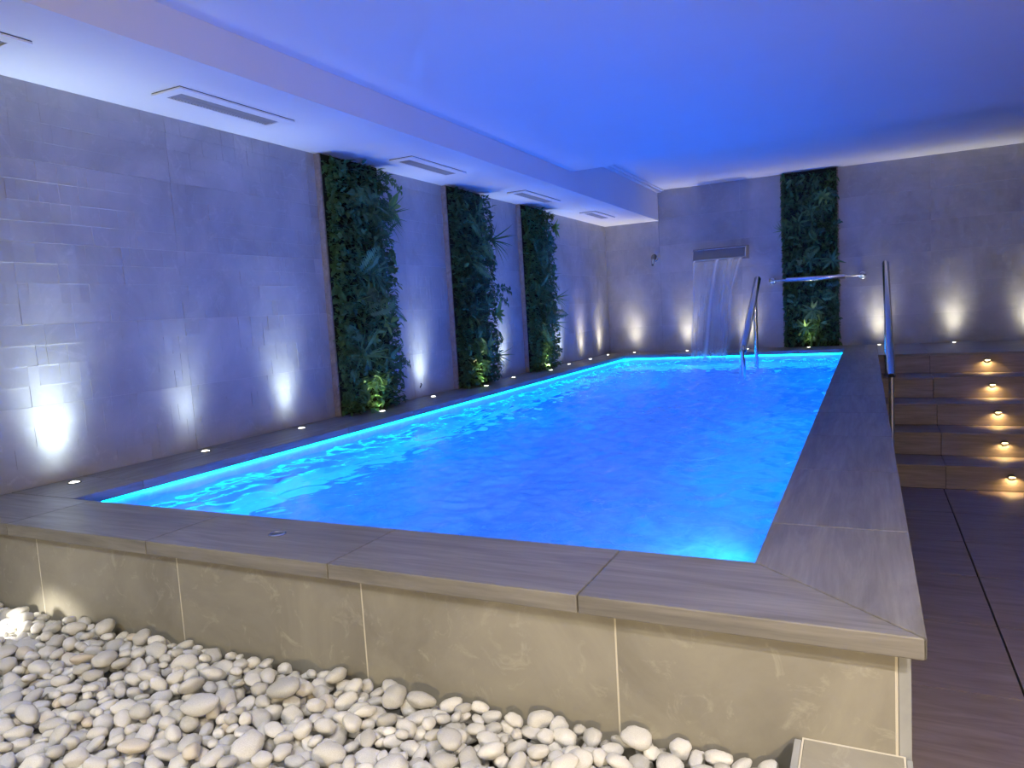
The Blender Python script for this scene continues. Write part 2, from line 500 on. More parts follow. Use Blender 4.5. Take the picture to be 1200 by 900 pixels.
# ================================================================== SWIMMING POOL
pool = tag(empty('swimming_pool', (1.5, 3.6, FZ)), 'raised rectangular swimming pool with wood look coping, lit blue inside', 'pool')
PO = Vector((-1.5, -3.6, -FZ))
def pchild(o, loc=(0, 0, 0)):
    o.parent = pool; o.location = PO+Vector(loc); return o
rec = 0.014
m = MB()
m.box(0.0, A-rec, 0.045, G, FZ, -0.038)
m.box(A-rec, B+rec, 0.045, D-rec, FZ, -0.038)
m.box(B+rec, 2.915, 0.045, G, FZ, -0.038)
m.box(A-rec, B+rec, E_+rec, G, FZ, -0.038)
m.box(A-rec, B+rec, D-rec, E_+rec, FZ-0.4, FZ-0.3)
pchild(m.build('basin', M_BASIN))
# cladding of the front wall, tile by tile, pale grout between
m = MB(); m.box(0.0, 2.914, 0.0246, 0.0445, -0.40, -0.040); m.box(2.9142, 2.9165, 0.0246, 0.044, -0.40, -0.040)
pchild(m.build('grout', M_GROUT_B))
fx = [-0.03, 0.585, 1.205, 1.82, 2.432, 2.914]
for i in range(5):
    x0 = max(fx[i], 0.0)+0.0014; x1 = fx[i+1]-0.0014
    m = MB(); hx = (x1-x0)/2
    m.box(-hx, hx, -0.006, 0.006, -0.16, 0.16)
    pchild(m.build('cladding_tile', M_CLAD, bevel=0.001, seg=1), ((x0+x1)/2, 0.030, -0.202))
# tiles on the step side of the pool wall; their edge shows at the corner
yy = [0.024, 0.63, 1.23, 1.83, 2.43, 3.03, 3.63, 4.23, 4.83, 5.43, 5.905]
for j in range(10):
    m = MB(); wy = yy[j+1]-yy[j]-0.003
    m.box(-0.0095, 0.0095, -wy/2, wy/2, -0.405, 0.405)
    pchild(m.build('cladding_tile', M_EDGE, bevel=0.001, seg=1), (2.9265, (yy[j]+yy[j+1])/2, -0.4465))
# coping slabs
CT = 0.0375
def slab(poly, ang, name='coping_slab'):
    c = Vector((sum(p[0] for p in poly)/len(poly), sum(p[1] for p in poly)/len(poly)))
    ca, sa = math.cos(-ang), math.sin(-ang)
    q = [((x-c.x)*ca-(y-c.y)*sa, (x-c.x)*sa+(y-c.y)*ca) for x, y in poly]
    m = MB(); m.prism(q, -CT, 0)
    o = m.build(name, M_COPE, bevel=0.0025, seg=2)
    pchild(o, (c.x, c.y, 0)); o.rotation_euler = (0, 0, ang)
    return o
h = 0.0012
jx = [0.002, 0.4825, 1.120, 1.746, 2.365]
for i in range(4):
    slab([(jx[i]+h, 0), (jx[i+1]-h, 0), (jx[i+1]-h, D), (jx[i]+h, D)], 0)
slab([(jx[4]+h, 0), (Cx-h*2, 0), (B-h, D), (jx[4]+h, D)], 0)
jy = [0, 0.573, 1.19, 1.81, 2.428, 3.07, 3.70, 4.33, 4.95, 5.57, 6.19, E_]
slab([(Cx, h*2), (Cx, jy[1]-h), (B, jy[1]-h), (B, D+h)], PI/2)
for i in range(1, 11):
    slab([(B, jy[i]+h), (Cx, jy[i]+h), (Cx, jy[i+1]-h), (B, jy[i+1]-h)], PI/2)
jl = [D+2*h, 0.557, 1.168, 1.79, 2.41, 3.03, 3.65, 4.27, 4.89, 5.51, 6.13, 6.75, G-0.002]
for i in range(12):
    slab([(0.002, jl[i]+h), (A, jl[i]+h), (A, jl[i+1]-h), (0.002, jl[i+1]-h)], PI/2)
jb = [A+2*h, 0.97, 1.60, 2.22, 2.84, Cx]
for i in range(5):
    y0 = E_+ (0.0 if jb[i+1] <= B or i == 3 else 0.0)
    slab([(jb[i]+h, E_), (jb[i+1]-h, E_), (jb[i+1]-h, G-0.002), (jb[i]+h, G-0.002)], 0)
# led strip under the lip (profile on the inner faces)
m = MB()
zt, zb = -0.0378, -0.0455
m.box(A-rec, A-0.004, D-rec, E_+rec, zb, zt)
m.box(A-rec, B+rec, E_+0.004, E_+rec, zb, zt)
pchild(m.build('led_strip', M_STRIP))
# underwater lamps, assumed from the blue glow; none is in view
def pool_lamp(x, y, z, d, k=1.0, col=None):
    q = Vector(d).to_track_quat('Z', 'Y')
    m = MB(); m.lathe([(0.085,0),(0.085,0.012),(0.07,0.016)], 20, (0,0,0), q)
    o = pchild(m.build('pool_lamp', M_STEEL, smooth=True), (x, y, z))
    m = MB(); m.lathe([(0.068,0.0165),(0.05,0.02),(0.0,0.021)], 20, (0,0,0), q)
    m.build('lens', M_PLENS, o, smooth=True)
    a = area('lamp', Vector(d)*0.03, d, L_POOL*k, col or C_POOL, 0.16, 0.16, o)
    a.data.shape = 'DISK'; a.data.spread = math.radians(150)
for y in (1.3, 2.3, 3.3, 4.4, 5.5, 6.4):
    pool_lamp(B+rec, y, -0.40, (-0.45, 0, -1))
    pool_lamp(A-rec, y, -0.40, (0.45, 0, -1))
pool_lamp(1.2, D-rec, -0.50, (0, 0.45, -1), 0.6)
pool_lamp(B+rec, 0.52, -0.22, (-1, -0.05, 0.1), 0.006, (0.0, 0.5, 1.0))
# push button in the front coping
o = empty('push_button', (1.448, 0.151, 0)); tag(o, 'small round steel push button set in the front coping', 'button')
m = MB(); m.lathe([(0.024,-0.004),(0.024,0.002),(0.021,0.0035),(0.017,0.0035),(0.016,0.001)], 24); m.build('ring', M_STEEL, o, smooth=True)
m = MB(); m.lathe([(0.015,-0.002),(0.015,0.0015),(0.013,0.002)], 20); m.build('cap', M_BRUSH, o, smooth=True)

# water surface
nx, ny = 190, 540
X = np.linspace(A-rec+0.0065, B+rec-0.0005, nx); Y = np.linspace(D-rec+0.0005, E_+rec-0.0065, ny)
XX, YY = np.meshgrid(X, Y)
Z = np.zeros_like(XX)
for i in range(46):
    lam = 0.05*(0.36/0.05)**rng.uniform(0, 1); th = rng.uniform(0, 2*PI); ph = rng.uniform(0, 2*PI)
    k = 2*PI/lam
    ph2 = 0.9*np.sin(1.7*XX+i)+0.9*np.sin(1.3*YY+2*i)
    Z += 0.0066*lam*np.sin(k*(XX*math.cos(th)+YY*math.sin(th))+ph+ph2)
calm = 0.55+0.45*np.clip((YY-0.6)/1.6, 0, 1)
Z *= calm
edge = np.clip((XX-A-0.25-0.10*np.sin(3.1*YY)-0.06*np.sin(7.3*YY+1))/0.8, 0, 1)*np.clip((E_-0.12-YY)/0.4, 0, 1)
edge = edge*edge*(3-2*edge)
fo = 0.23+0.5*np.exp(-((XX-1.55)/0.80)**2-((YY-1.5)/1.35)**2)
fo += 0.22*np.exp(-((XX-1.5)/0.7)**2-((YY-3.4)/1.2)**2)
fo += 0.35*np.exp(-((XX-2.5)/0.2)**2-((YY-0.5)/0.35)**2)  # extra foam added in this corner to catch the lamp's cyan glow
fo = fo*(0.38+0.62*edge)+0.9*np.exp(-((XX-1.33)/0.28)**2-((YY-6.5)/0.22)**2)
Z += 0.006*np.exp(-((XX-1.4)/0.6)**2-((YY-1.4)/1.0)**2)
vs = np.stack([XX, YY, WZ+Z], -1).reshape(-1, 3)
idx = np.arange(nx*ny).reshape(ny, nx)
fs = np.stack([idx[:-1,:-1], idx[:-1,1:], idx[1:,1:], idx[1:,:-1]], -1).reshape(-1, 4)
me = bpy.data.meshes.new('pool_water'); me.from_pydata(vs.tolist(), [], fs.tolist()); me.materials.append(M_WATER)
me.polygons.foreach_set('use_smooth', [True]*len(me.polygons))
a_ = me.attributes.new('foam', 'FLOAT', 'POINT'); a_.data.foreach_set('value', np.clip(fo, 0, 1).reshape(-1).astype(np.float32))
tag(new_obj('pool_water', me), 'rippled blue pool water, foaming white with bubbles near the front', 'water')

# ================================================================== STAIRS beside the pool
stairs = tag(empty('staircase', (4.1, 5.2, FZ)), 'five step wood look staircase rising beside the pool, a small lamp on each riser', 'stairs')
SO = Vector((-4.1, -5.2, -FZ))
def schild(m, name, material, loc, **k):
    o = m.build(name, material, stairs, **k); o.location = SO+Vector(loc); return o
ry = [5.911, 5.563, 5.215, 4.867, 4.519]
m = MB()
for i in range(5):
    m.box(2.9375 if i else 2.9585, XR-0.002, ry[i]+0.012, (ry[i-1]+0.012 if i else G-0.002), FZ, -0.17*i-0.02)
schild(m, 'core', M_DARK, (0, 0, 0))
tx = [2.938, 3.357, 4.24, XR-0.003]
for i in range(5):
    z = -0.17*i
    for j in range(3):
        x0, x1 = tx[j]+0.0015, tx[j+1]-0.0015
        cx_ = (x0+x1)/2; hx = (x1-x0)/2
        m = MB(); m.box(-hx, hx, 0, 0.0115, -0.170+0.0015, -0.0215)
        schild(m, 'riser', M_STEP, (cx_, ry[i], z), bevel=0.001, seg=1)
        if i == 0:
            continue
        m = MB(); m.box(-hx, hx, -0.008, ry[i-1]-ry[i]-0.001, -0.020, 0)
        schild(m, 'tread', M_STEP, (cx_, ry[i], z), bevel=0.003, seg=2)
# landing level with the coping
for j in range(3):
    x0, x1 = (Cx+0.001 if j == 0 else tx[j]+0.0015), tx[j+1]-0.0015
    ey = [5.903, 6.63, G-0.002]
    for k in range(2):
        hx = (x1-x0)/2; hy = (ey[k+1]-ey[k])/2-0.001
        m = MB(); m.box(-hx, hx, -hy, hy, -0.020, 0)
        schild(m, 'landing_slab', M_COPE, ((x0+x1)/2, (ey[k]+ey[k+1])/2, 0), bevel=0.003, seg=2)

# lamps on the risers
ords = ['top', 'second', 'third', 'fourth', 'bottom']
for i in range(5):
    lx = 3.772-0.008*i
    o = empty('step_light', (lx, ry[i], -0.17*i-0.070))
    tag(o, 'small warm step light with a dark hood on the %s riser%s' % (ords[i], ' counted from the top' if 0 < i < 4 else ' of the stairs'), 'light', 'lamps on the stair risers')
    m = MB(); m.lathe([(0.020,0),(0.020,0.006),(0.017,0.008)], 20, (0,0,0), Quaternion((1,0,0), PI/2)); m.build('base', M_BRUSH, o, smooth=True)
    m = MB()
    pts = []
    for k in range(9):
        a = PI*k/8
        pts.append((0.026*math.cos(a), 0.022*math.sin(a)))
    n = len(pts)
    m.add([(x, -0.0, z) for x, z in pts]+[(x*0.95, -0.030, z*0.75) for x, z in pts]+[(x*0.82, -0.0, z*0.82) for x, z in pts]+[(x*0.80, -0.029, z*0.6) for x, z in pts],
          [(k, k+1, n+k+1, n+k) for k in range(n-1)]+[(2*n+k+1, 2*n+k, 3*n+k, 3*n+k+1) for k in range(n-1)]+[(n+k, n+k+1, 3*n+k+1, 3*n+k) for k in range(n-1)])
    m.build('hood', M_BRUSH, o, smooth=True)
    m = MB(); m.box(-0.019, 0.019, -0.024, -0.008, 0.0015, 0.0045); m.build('lens', M_LENSW, o)
    spot('lamp', (0, -0.018, -0.002), (0, 0.25, -1), L_STEP, (1.0, 0.66, 0.26), 165, 0.5, 0.012, o)

# ================================================================== KERB that holds the gravel
kerb = tag(empty('gravel_kerb', (2.845, -0.8, FZ)), 'low tiled kerb with pale grout lines between gravel and lower floor', 'kerb')
KO = Vector((-2.845, 0.8, -FZ))
m = MB(); m.box(2.7672, 2.9268, -1.9, 0.0235, FZ, -0.2186); o = m.build('core', M_GROUT_B, kerb); o.location = KO
for (x0, x1, z0, z1, mt, nm) in ((2.755, 2.7665, -0.45, -0.218, M_EDGE, 'side_tile'), (2.9275, 2.9365, FZ+.001, -0.218, M_EDGE, 'side_tile')):
    m = MB(); m.box(x0-(x0+x1)/2, x1-(x0+x1)/2, -0.955, 0.955, -(z1-z0)/2, (z1-z0)/2)
    o = m.build(nm, mt, kerb, bevel=0.001, seg=1); o.location = KO+Vector(((x0+x1)/2, -0.94, (z0+z1)/2))
for k in range(4):
    y1 = 0.017-0.48*k; y0 = y1-0.476
    m = MB(); m.box(-0.0765, 0.0765, -(y1-y0)/2, (y1-y0)/2, -0.0045, 0.0045)
    o = m.build('top_tile', M_CLAD, kerb, bevel=0.001, seg=1); o.location = KO+Vector((2.847, (y0+y1)/2, -0.2215))
# bed under the pebbles
m = MB(); m.box(0.002, 2.752, YF+0.002, 0.022, FZ, -0.307)
tag(m.build('gravel_bed', M_SOIL), 'flat grey ground under the white pebbles before the pool wall', 'ground')

# ================================================================== FLOOR UPLIGHTS
def uplight(x, y, aim, label, k=1.0, tint=C_UP, terms=((1.0, 16), (0.05, 3))):
    o = empty('recessed_uplight', (x, y, 0)); tag(o, label, 'light', 'small uplights recessed along the walls')
    m = MB(); m.lathe([(0.026,-0.003),(0.026,0.0015),(0.0235,0.003),(0.020,0.003),(0.019,0.0005)], 24); m.build('bezel', M_BRUSH, o, smooth=True)
    m = MB(); m.lathe([(0.0185,-0.002),(0.0185,0.0015),(0.012,0.0045),(0.004,0.0055)], 20); m.build('lens', M_LENS, o, smooth=True)
    spot('lamp', (0, 0, 0.012), aim, L_UP*k, tint, 168, 0.35, 0.012, o, terms)
    return o
nth = ['first', 'second', 'third', 'fourth', 'fifth', 'sixth', 'seventh', 'eighth', 'ninth', 'tenth']
tL = (-0.12, 0, 1)
LU = [(0.463, 'brightest and nearest, by the front left pool corner'), (1.089, 'second from the front'), (1.732, 'third from the front'),
      (2.369, 'at the foot of the nearest green wall'), (3.078, 'between the nearest and middle green walls'), (3.74, 'at the foot of the middle green wall'),
      (4.389, 'between the middle and far green walls'), (5.045, 'at the foot of the far green wall'), (5.703, 'just past the far green wall'),
      (6.347, 'second past the far green wall'), (6.966, 'last one before the back corner')]
for i, (y, t) in enumerate(LU):
    plant = i in (3, 5, 7)
    x = 0.175 if plant else 0.10
    uplight(x, y, (-0.3, 0, 1) if plant else tL, 'small round uplight in the left coping, '+t, (1.7 if i == 0 else (0.55 if i == 1 else 1.0)) if not plant else 1.0,
            (1.0, 0.88, 0.5) if plant else ((0.76, 0.91, 1.0) if i < 9 else C_UP))
BU = [(0.339, 'in the back left corner'), (0.974, 'left of the falling water'), (1.654, 'behind the pool handrail'), (2.301, 'at the foot of the back green wall'),
      (2.984, 'just right of the green panel'), (3.659, 'at the landing above the stairs'), (4.30, 'at the right edge of the landing')]
for i, (x, t) in enumerate(BU):
    plant = i == 3
    uplight(x, G-(0.16 if plant else 0.11), (0, 0.12, 1), 'small round uplight along the back wall, '+t, 0.6 if plant else 1.0,
            (1.0, 0.85, 0.40) if plant else (1.0, 0.92, 0.74))

# ================================================================== CEILING GRILLES
VL = [(-0.37, 0.313, 'at the left picture edge'), (0.89, 1.548, 'largest in view, above the nearest bare wall'), (2.56, 3.235, 'between the nearest and middle green walls'),
      (4.20, 4.955, 'between the middle and far green walls'), (5.88, 6.54, 'smallest in view, nearest the back corner')]
for y0, y1, t in VL:
    yc = (y0+y1)/2; L = (y1-y0)/2
    o = empty('air_grille', (0.315, yc, HS)); tag(o, 'white slatted air grille in the low ceiling, '+t, 'vent', 'air grilles in the left soffit')
    hw = 0.085
    m = MB()
    for (xa, xb, ya, yb) in ((-hw, -0.055, -L, L), (0.055-0.022, hw, -L, L), (-0.055, 0.033, -L, -L+0.05), (-0.055, 0.033, L-0.05, L)):
        m.box(xa, xb, ya, yb, -0.011, -0.004)
    m.build('frame', M_CEIL, o)
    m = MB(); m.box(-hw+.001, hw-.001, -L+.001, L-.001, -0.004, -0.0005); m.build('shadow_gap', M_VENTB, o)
    n = 34
    sm = MB(); sm.add([(-0.055, -0.0055, -0.0055), (0.033, -0.0055, -0.0055), (0.033, 0.001, -0.0102), (-0.055, 0.001, -0.0102),
                       (-0.055, -0.0047, -0.0051), (0.033, -0.0047, -0.0051), (0.033, 0.0018, -0.0098), (-0.055, 0.0018, -0.0098)],
                      [(0,1,2,3),(7,6,5,4),(0,4,5,1),(1,5,6,2),(2,6,7,3),(3,7,4,0)])
    sme = sm.mesh('slat', M_SLAT)
    for k in range(n):
        s_ = new_obj('slat', sme, o); s_.location = (0, -L+0.05+(k+0.5)*(2*L-0.1)/n, 0)
    m = MB(); m.box(-0.013, -0.011, -L+.05, L-.05, -0.0108, -0.0098); m.build('cross_bar', M_SLAT, o)

# ================================================================== WATER BLADE, CURTAIN, NOZZLE
o = empty('wall_fountain', (1.375, G, 1.03)); tag(o, 'wide steel water blade fixed to the back wall, water falling from its lip', 'fountain')
hw = 0.285
m = MB(); m.extrude_x([(-0.002,0.118),(-0.10,0.112),(-0.16,0.012),(-0.16,0.0),(-0.085,0.004),(-0.002,0.02)], -hw, hw)
m.build('body', M_BRUSH, o, bevel=0.002, seg=2)
m = MB(); m.box(-hw-0.012, hw+0.018, -0.112, -0.002, 0.113, 0.123); m.build('top_plate', M_STEEL, o, bevel=0.002)
m = MB(); m.box(-hw-0.004, hw+0.004, -0.168, -0.156, -0.004, 0.010); m.build('lip', M_STEEL, o, bevel=0.002)
for s in (-1, 1):
    m = MB(); m.extrude_x([(-0.002,0.122),(-0.108,0.116),(-0.165,0.01),(-0.165,-0.003),(-0.002,0.0)], s*hw-0.006 if s < 0 else s*hw+0.001, s*hw if s < 0 else s*hw+0.012)
    m.build('end_plate', M_STEEL, o, bevel=0.0015)
m = MB(); m.box(-hw-0.03, hw+0.03, -0.0025, -0.0005, -0.01, 0.14); m.build('wall_plate', M_BRUSH, o)

def curtain():
    top_l, top_r = 1.375-0.275, 1.375+0.265
    nu, nv = 60, 50
    vs, fo = [], []
    for j in range(nv+1):
        t = j/nv
        z = 1.028-t*(1.028+0.088)
        yb = G-0.166-0.50*math.sqrt(t)*0.98
        l = top_l+0.055*t+0.02*math.sin(5*t); r = top_r-0.16*t-0.05*t*math.sin(6*t)
        for i in range(nu+1):
            u = i/nu
            x = l+(r-l)*u
            y = yb+0.012*math.sin(9*u+3*t)*t+0.01*math.sin(23*u+1)*t
            vs.append((x, y, z))
            e = 0.0
            for c, wd, k in ((0.012, 0.016, 0.40), (0.50-0.10*t, 0.028+0.03*t, 0.55), (0.96-0.05*t, 0.018, 0.35), (0.75+0.08*t, 0.05, 0.15), (0.22, 0.05, 0.12*t)):
                e += k*math.exp(-((u-c)/wd)**2)
            e += 0.5*max(0, t-0.86)/0.14*(0.5+0.5*noise.noise((u*9, t*4, 0)))
            fo.append(e-0.02)
    fs = [(j*(nu+1)+i, j*(nu+1)+i+1, (j+1)*(nu+1)+i+1, (j+1)*(nu+1)+i) for j in range(nv) for i in range(nu)]
    me = bpy.data.meshes.new('water_curtain'); me.from_pydata(vs, [], fs); me.materials.append(M_CURT)
    me.polygons.foreach_set('use_smooth', [True]*len(me.polygons))
    at = me.attributes.new('foam', 'FLOAT', 'POINT'); at.data.foreach_set('value', np.array(fo, np.float32))
    ob = tag(new_obj('water_curtain', me), 'thin sheet of water falling from the steel blade into the pool', 'waterfall')
    m = MB(); rr = random.Random(3)
    for k in range(150):
        u = rr.random(); x = 1.17+0.33*u+rr.gauss(0, 0.03); y = 6.71+rr.gauss(0, 0.05); z = -0.075+abs(rr.gauss(0, 0.05))
        q = rr.uniform(0.0025, 0.006)
        m.add([(x-q,y,z),(x+q,y,z),(x,y-q,z),(x,y+q,z),(x,y,z-q),(x,y,z+q*1.8)],
              [(0,2,5),(2,1,5),(1,3,5),(3,0,5),(2,0,4),(1,2,4),(3,1,4),(0,3,4)])
    sp = m.build('splash_drops', M_CURT, ob, smooth=True); sp['kind'] = 'stuff'
    at = sp.data.attributes.new('foam', 'FLOAT', 'POINT'); at.data.foreach_set('value', np.full(len(sp.data.vertices), 0.6, np.float32))
curtain()

o = empty('jet_nozzle', (0.609, G, 1.105)); tag(o, 'small conical steel jet nozzle pointing down from the back wall', 'nozzle')
q = Vector((-0.12, -0.45, -1)).to_track_quat('Z', 'Y')
m = MB(); m.lathe([(0.036,0),(0.036,0.008),(0.03,0.012)], 20, (0.0,0,0.0), Quaternion((1,0,0), PI/2)); m.build('flange', M_STEEL, o, smooth=True)
m = MB(); m.lathe([(0.02,0),(0.031,0.012),(0.032,0.05),(0.026,0.065)], 20, (0,-0.022,0.045), q); m.build('body', M_BRUSH, o, smooth=True)
m = MB(); m.lathe([(0.026,0.065),(0.024,0.075),(0.014,0.125)], 20, (0,-0.022,0.045), q); m.build('tip', M_STEEL, o, smooth=True)
m = MB(); m.lathe([(0.0135,0.1255),(0.011,0.138)], 16, (0,-0.022,0.045), q); m.build('orifice', M_BLACK, o, smooth=True)

# tiny clip left on the tile beside the middle lamp
o = empty('wall_clip', (0, 3.077, 0.081)); tag(o, 'tiny dark clip on the left wall above the uplight', 'clip')
m = MB(); m.tube([(0.001,0.004,0.018),(0.004,0.008,0.008),(0.004,0.001,0.0),(0.004,-0.008,-0.006),(0.001,-0.009,-0.014)], 0.004, 8); m.build('hook', M_BLACK, o, smooth=True)

# ================================================================== HANDRAILS
def rail(name, label, x, p0, p1, posts, r, rp):
    o = empty(name, (x, posts[0][0], posts[0][1])); tag(o, label, 'handrail')
    O = Vector((-x, -posts[0][0], -posts[0][1]))
    a, b = Vector((x, *p0)), Vector((x, *p1)); d = (b-a).normalized()
    m = MB(); m.tube([a+O, a+d*0.01+O, b-d*0.01+O, b+O], [r*0.9, r, r, r*0.9], 22); m.build('rail', M_STEEL, o, smooth=True)
    m = MB(); m.tube([a-d*0.003+O, a+O], r*0.72, 18); m.build('end_cap', M_BLACK, o, smooth=True)
    for (py, pz, top, sleeve) in posts:
        m = MB(); m.tube([Vector((x, py, pz))+O, Vector((x, py, top))+O], rp, 18); po = m.build('post', M_STEEL, o, smooth=True)
        if sleeve:
            m = MB(); m.tube([Vector((x, py, sleeve[0]))+O, Vector((x, py, sleeve[1]))+O], rp*1.45, 18); m.build('sleeve', M_STEEL, po, smooth=True)
    return o
rail('pool_handrail', 'steel pool handrail on two posts standing in the water', 1.93, (5.08, 0.125), (6.135, 0.750),
     [(5.03, -0.30, 0.14, (-0.30, 0.065)), (5.90, -0.30, 0.60, None)], 0.031, 0.019)
m = MB(); m.tube([(0, 0.0, 0.425), (0, 0.03, 0.444), (0, 0.07, 0.452)], 0.021, 14)
m.build('neck', M_STEEL, bpy.data.objects['pool_handrail'], smooth=True)
m = MB(); m.tube([(0, 0.855, 0.83), (0, 0.87, 0.925)], 0.021, 14); m.build('neck', M_STEEL, bpy.data.objects['pool_handrail'], smooth=True)
rail('stair_handrail', 'slanting steel handrail with two posts beside the stairs', 3.025, (4.47, -0.045), (6.02, 0.805),
     [(4.47, FZ, -0.05, None), (5.75, -0.17, 0.64, (-0.17, -0.15))], 0.0285, 0.0195)

# wall bar in front of the back green wall
o = empty('wall_bar', (2.38, G, 0.742)); tag(o, 'horizontal steel grab bar on the back wall across the green panel', 'handrail')
m = MB(); m.tube([(-0.30,-0.105,0),(-0.29,-0.105,0),(0.28,-0.105,0.0),(0.29,-0.105,0)], [0.027,0.03,0.03,0.027], 20); m.build('bar', M_STEEL, o, smooth=True)
for s in (-1, 1):
    m = MB(); m.tube([(s*0.285,-0.105,0),(s*0.43,-0.10,0.002),(s*0.452,-0.085,0.002),(s*0.452,-0.003,0.002)], 0.012, 14); br = m.build('bracket', M_STEEL, o, smooth=True)
    m = MB(); m.lathe([(0.040,0.0),(0.040,0.008),(0.033,0.016),(0.018,0.022)], 24, (s*0.452,-0.001,0.002), Quaternion((1,0,0), PI/2)); m.build('flange', M_STEEL, br, smooth=True)
    m = MB(); m.lathe([(0.0,-0.02),(0.012,-0.017),(0.02,-0.008),(0.022,0),(0.02,0.008),(0.012,0.017),(0.0,0.02)], 16, (s*0.452,-0.092,0.002)); m.build('joint', M_STEEL, br, smooth=True)

# ================================================================== GREEN WALLS
def blade(m, base, d, nrm, L, W, droop=0.25, fold=0.25, n=4, shape=0.75):
    d = Vector(d).normalized(); nrm = Vector(nrm); side = d.cross(nrm)
    if side.length < 1e-4: side = d.cross(Vector((1,0,0)))
    side.normalize(); nn = side.cross(d).normalized()
    n0 = len(m.v); base = Vector(base)
    for i in range(n+1):
        t = i/n
        p = base+d*(L*t)-nn*(droop*L*t*t)
        w_ = W*0.5*max(math.sin(PI*min(1, t**shape))**0.9 if 0 < t < 1 else 0.0, 0.04)
        m.v += [tuple(p-side*w_+nn*(w_*fold)), tuple(p), tuple(p+side*w_+nn*(w_*fold))]
    for i in range(n):
        a = n0+3*i
        m.f += [(a, a+1, a+4, a+3), (a+1, a+2, a+5, a+4)]
def leaf_mesh(L, W, mt, seed, droop=0.3):
    m = MB(); blade(m, (0,0,0), (0,0,1), (0,-1,0), L, W, droop, 0.3, 5); return m.mesh('leaf', mt, smooth=True)
def fern_mesh(L, mt, seed):
    rr = random.Random(seed); m = MB(); n = 17; droop = rr.uniform(0.35, 0.6)
    prev = None
    for i in range(n+1):
        t = i/n
        p = Vector((0, droop*L*t*t, L*t*(1-0.15*t)))
        if prev is not None:
            tt = (p-prev).normalized()
            if i > 1:
                w_ = L*0.30*math.sin(PI*min(1, 0.12+t*0.92))
                for s in (-1, 1):
                    dd = Vector((s, 0.1, 0))*0.86+tt*0.55
                    blade(m, p, dd, (0,-1,0.3), w_*rr.uniform(.9,1.1), 0.0125*L/0.22*(1.05-0.5*t)+0.002, 0.2, 0.1, 2, 0.6)
            m.add([prev-Vector((.0016,0,0)), prev+Vector((.0016,0,0)), p+Vector((.0012,0,0)), p-Vector((.0012,0,0))], [(0,1,2,3)])
        prev = p
    return m.mesh('fern_frond', mt, smooth=True)
def tuft_mesh(L, mt, seed, n=22):
    rr = random.Random(seed); m = MB()
    for i in range(n):
        a = rr.uniform(0, 2*PI); s = rr.uniform(0.2, 1.0)
        d = Vector((math.cos(a)*s, math.sin(a)*s*0.6, 0.75)).normalized()
        blade(m, (0,0,0), d, (-d.x, -d.y, 1), L*rr.uniform(.6,1.1), 0.012, rr.uniform(.2,.7), 0.3, 6, 0.45)
    return m.mesh('grass_tuft', mt, smooth=True)
def sprig_mesh(L, mt, seed):
    rr = random.Random(seed); m = MB(); n = 8; prev = Vector((0,0,0))
    for i in range(1, n+1):
        p = Vector((0.01*math.sin(i), 0.05*L*(i/n)**2*4, L*i/n))
        m.add([prev-Vector((.0015,0,0)), prev+Vector((.0015,0,0)), p+Vector((.001,0,0)), p-Vector((.001,0,0))], [(0,1,2,3)])
        for s in (-1, 1):
            blade(m, p, (s*0.9, rr.uniform(-.4,.2), rr.uniform(.1,.7)), (0,-1,0.2), rr.uniform(.030,.045), rr.uniform(.018,.026), 0.3, 0.3, 3)
        prev = p
    return m.mesh('leafy_sprig', mt, smooth=True)
P_LEAF = [leaf_mesh(0.075, 0.042, M_LEAF, 1), leaf_mesh(0.06, 0.038, M_LEAF, 2, 0.5), leaf_mesh(0.085, 0.036, M_FERN, 3)]
P_LONG = [leaf_mesh(0.15, 0.030, M_FERN, 1, 0.35), leaf_mesh(0.13, 0.026, M_FERN, 2, 0.2)]
P_LONGL = [leaf_mesh(0.15, 0.045, M_LIGHTLEAF, 1, 0.3), leaf_mesh(0.12, 0.036, M_LIGHTLEAF, 2, 0.15)]
P_FERN = [fern_mesh(0.24, M_FERN, 1), fern_mesh(0.20, M_FERN, 2), fern_mesh(0.17, M_LEAF, 3)]
P_FERNL = [fern_mesh(0.16, M_LIGHTLEAF, 4)]
P_TUFT = [tuft_mesh(0.19, M_FERN, 1), tuft_mesh(0.15, M_LEAF, 2, 18)]
P_SPRIG = [sprig_mesh(0.15, M_LEAF, 1), sprig_mesh(0.12, M_LEAF, 2)]

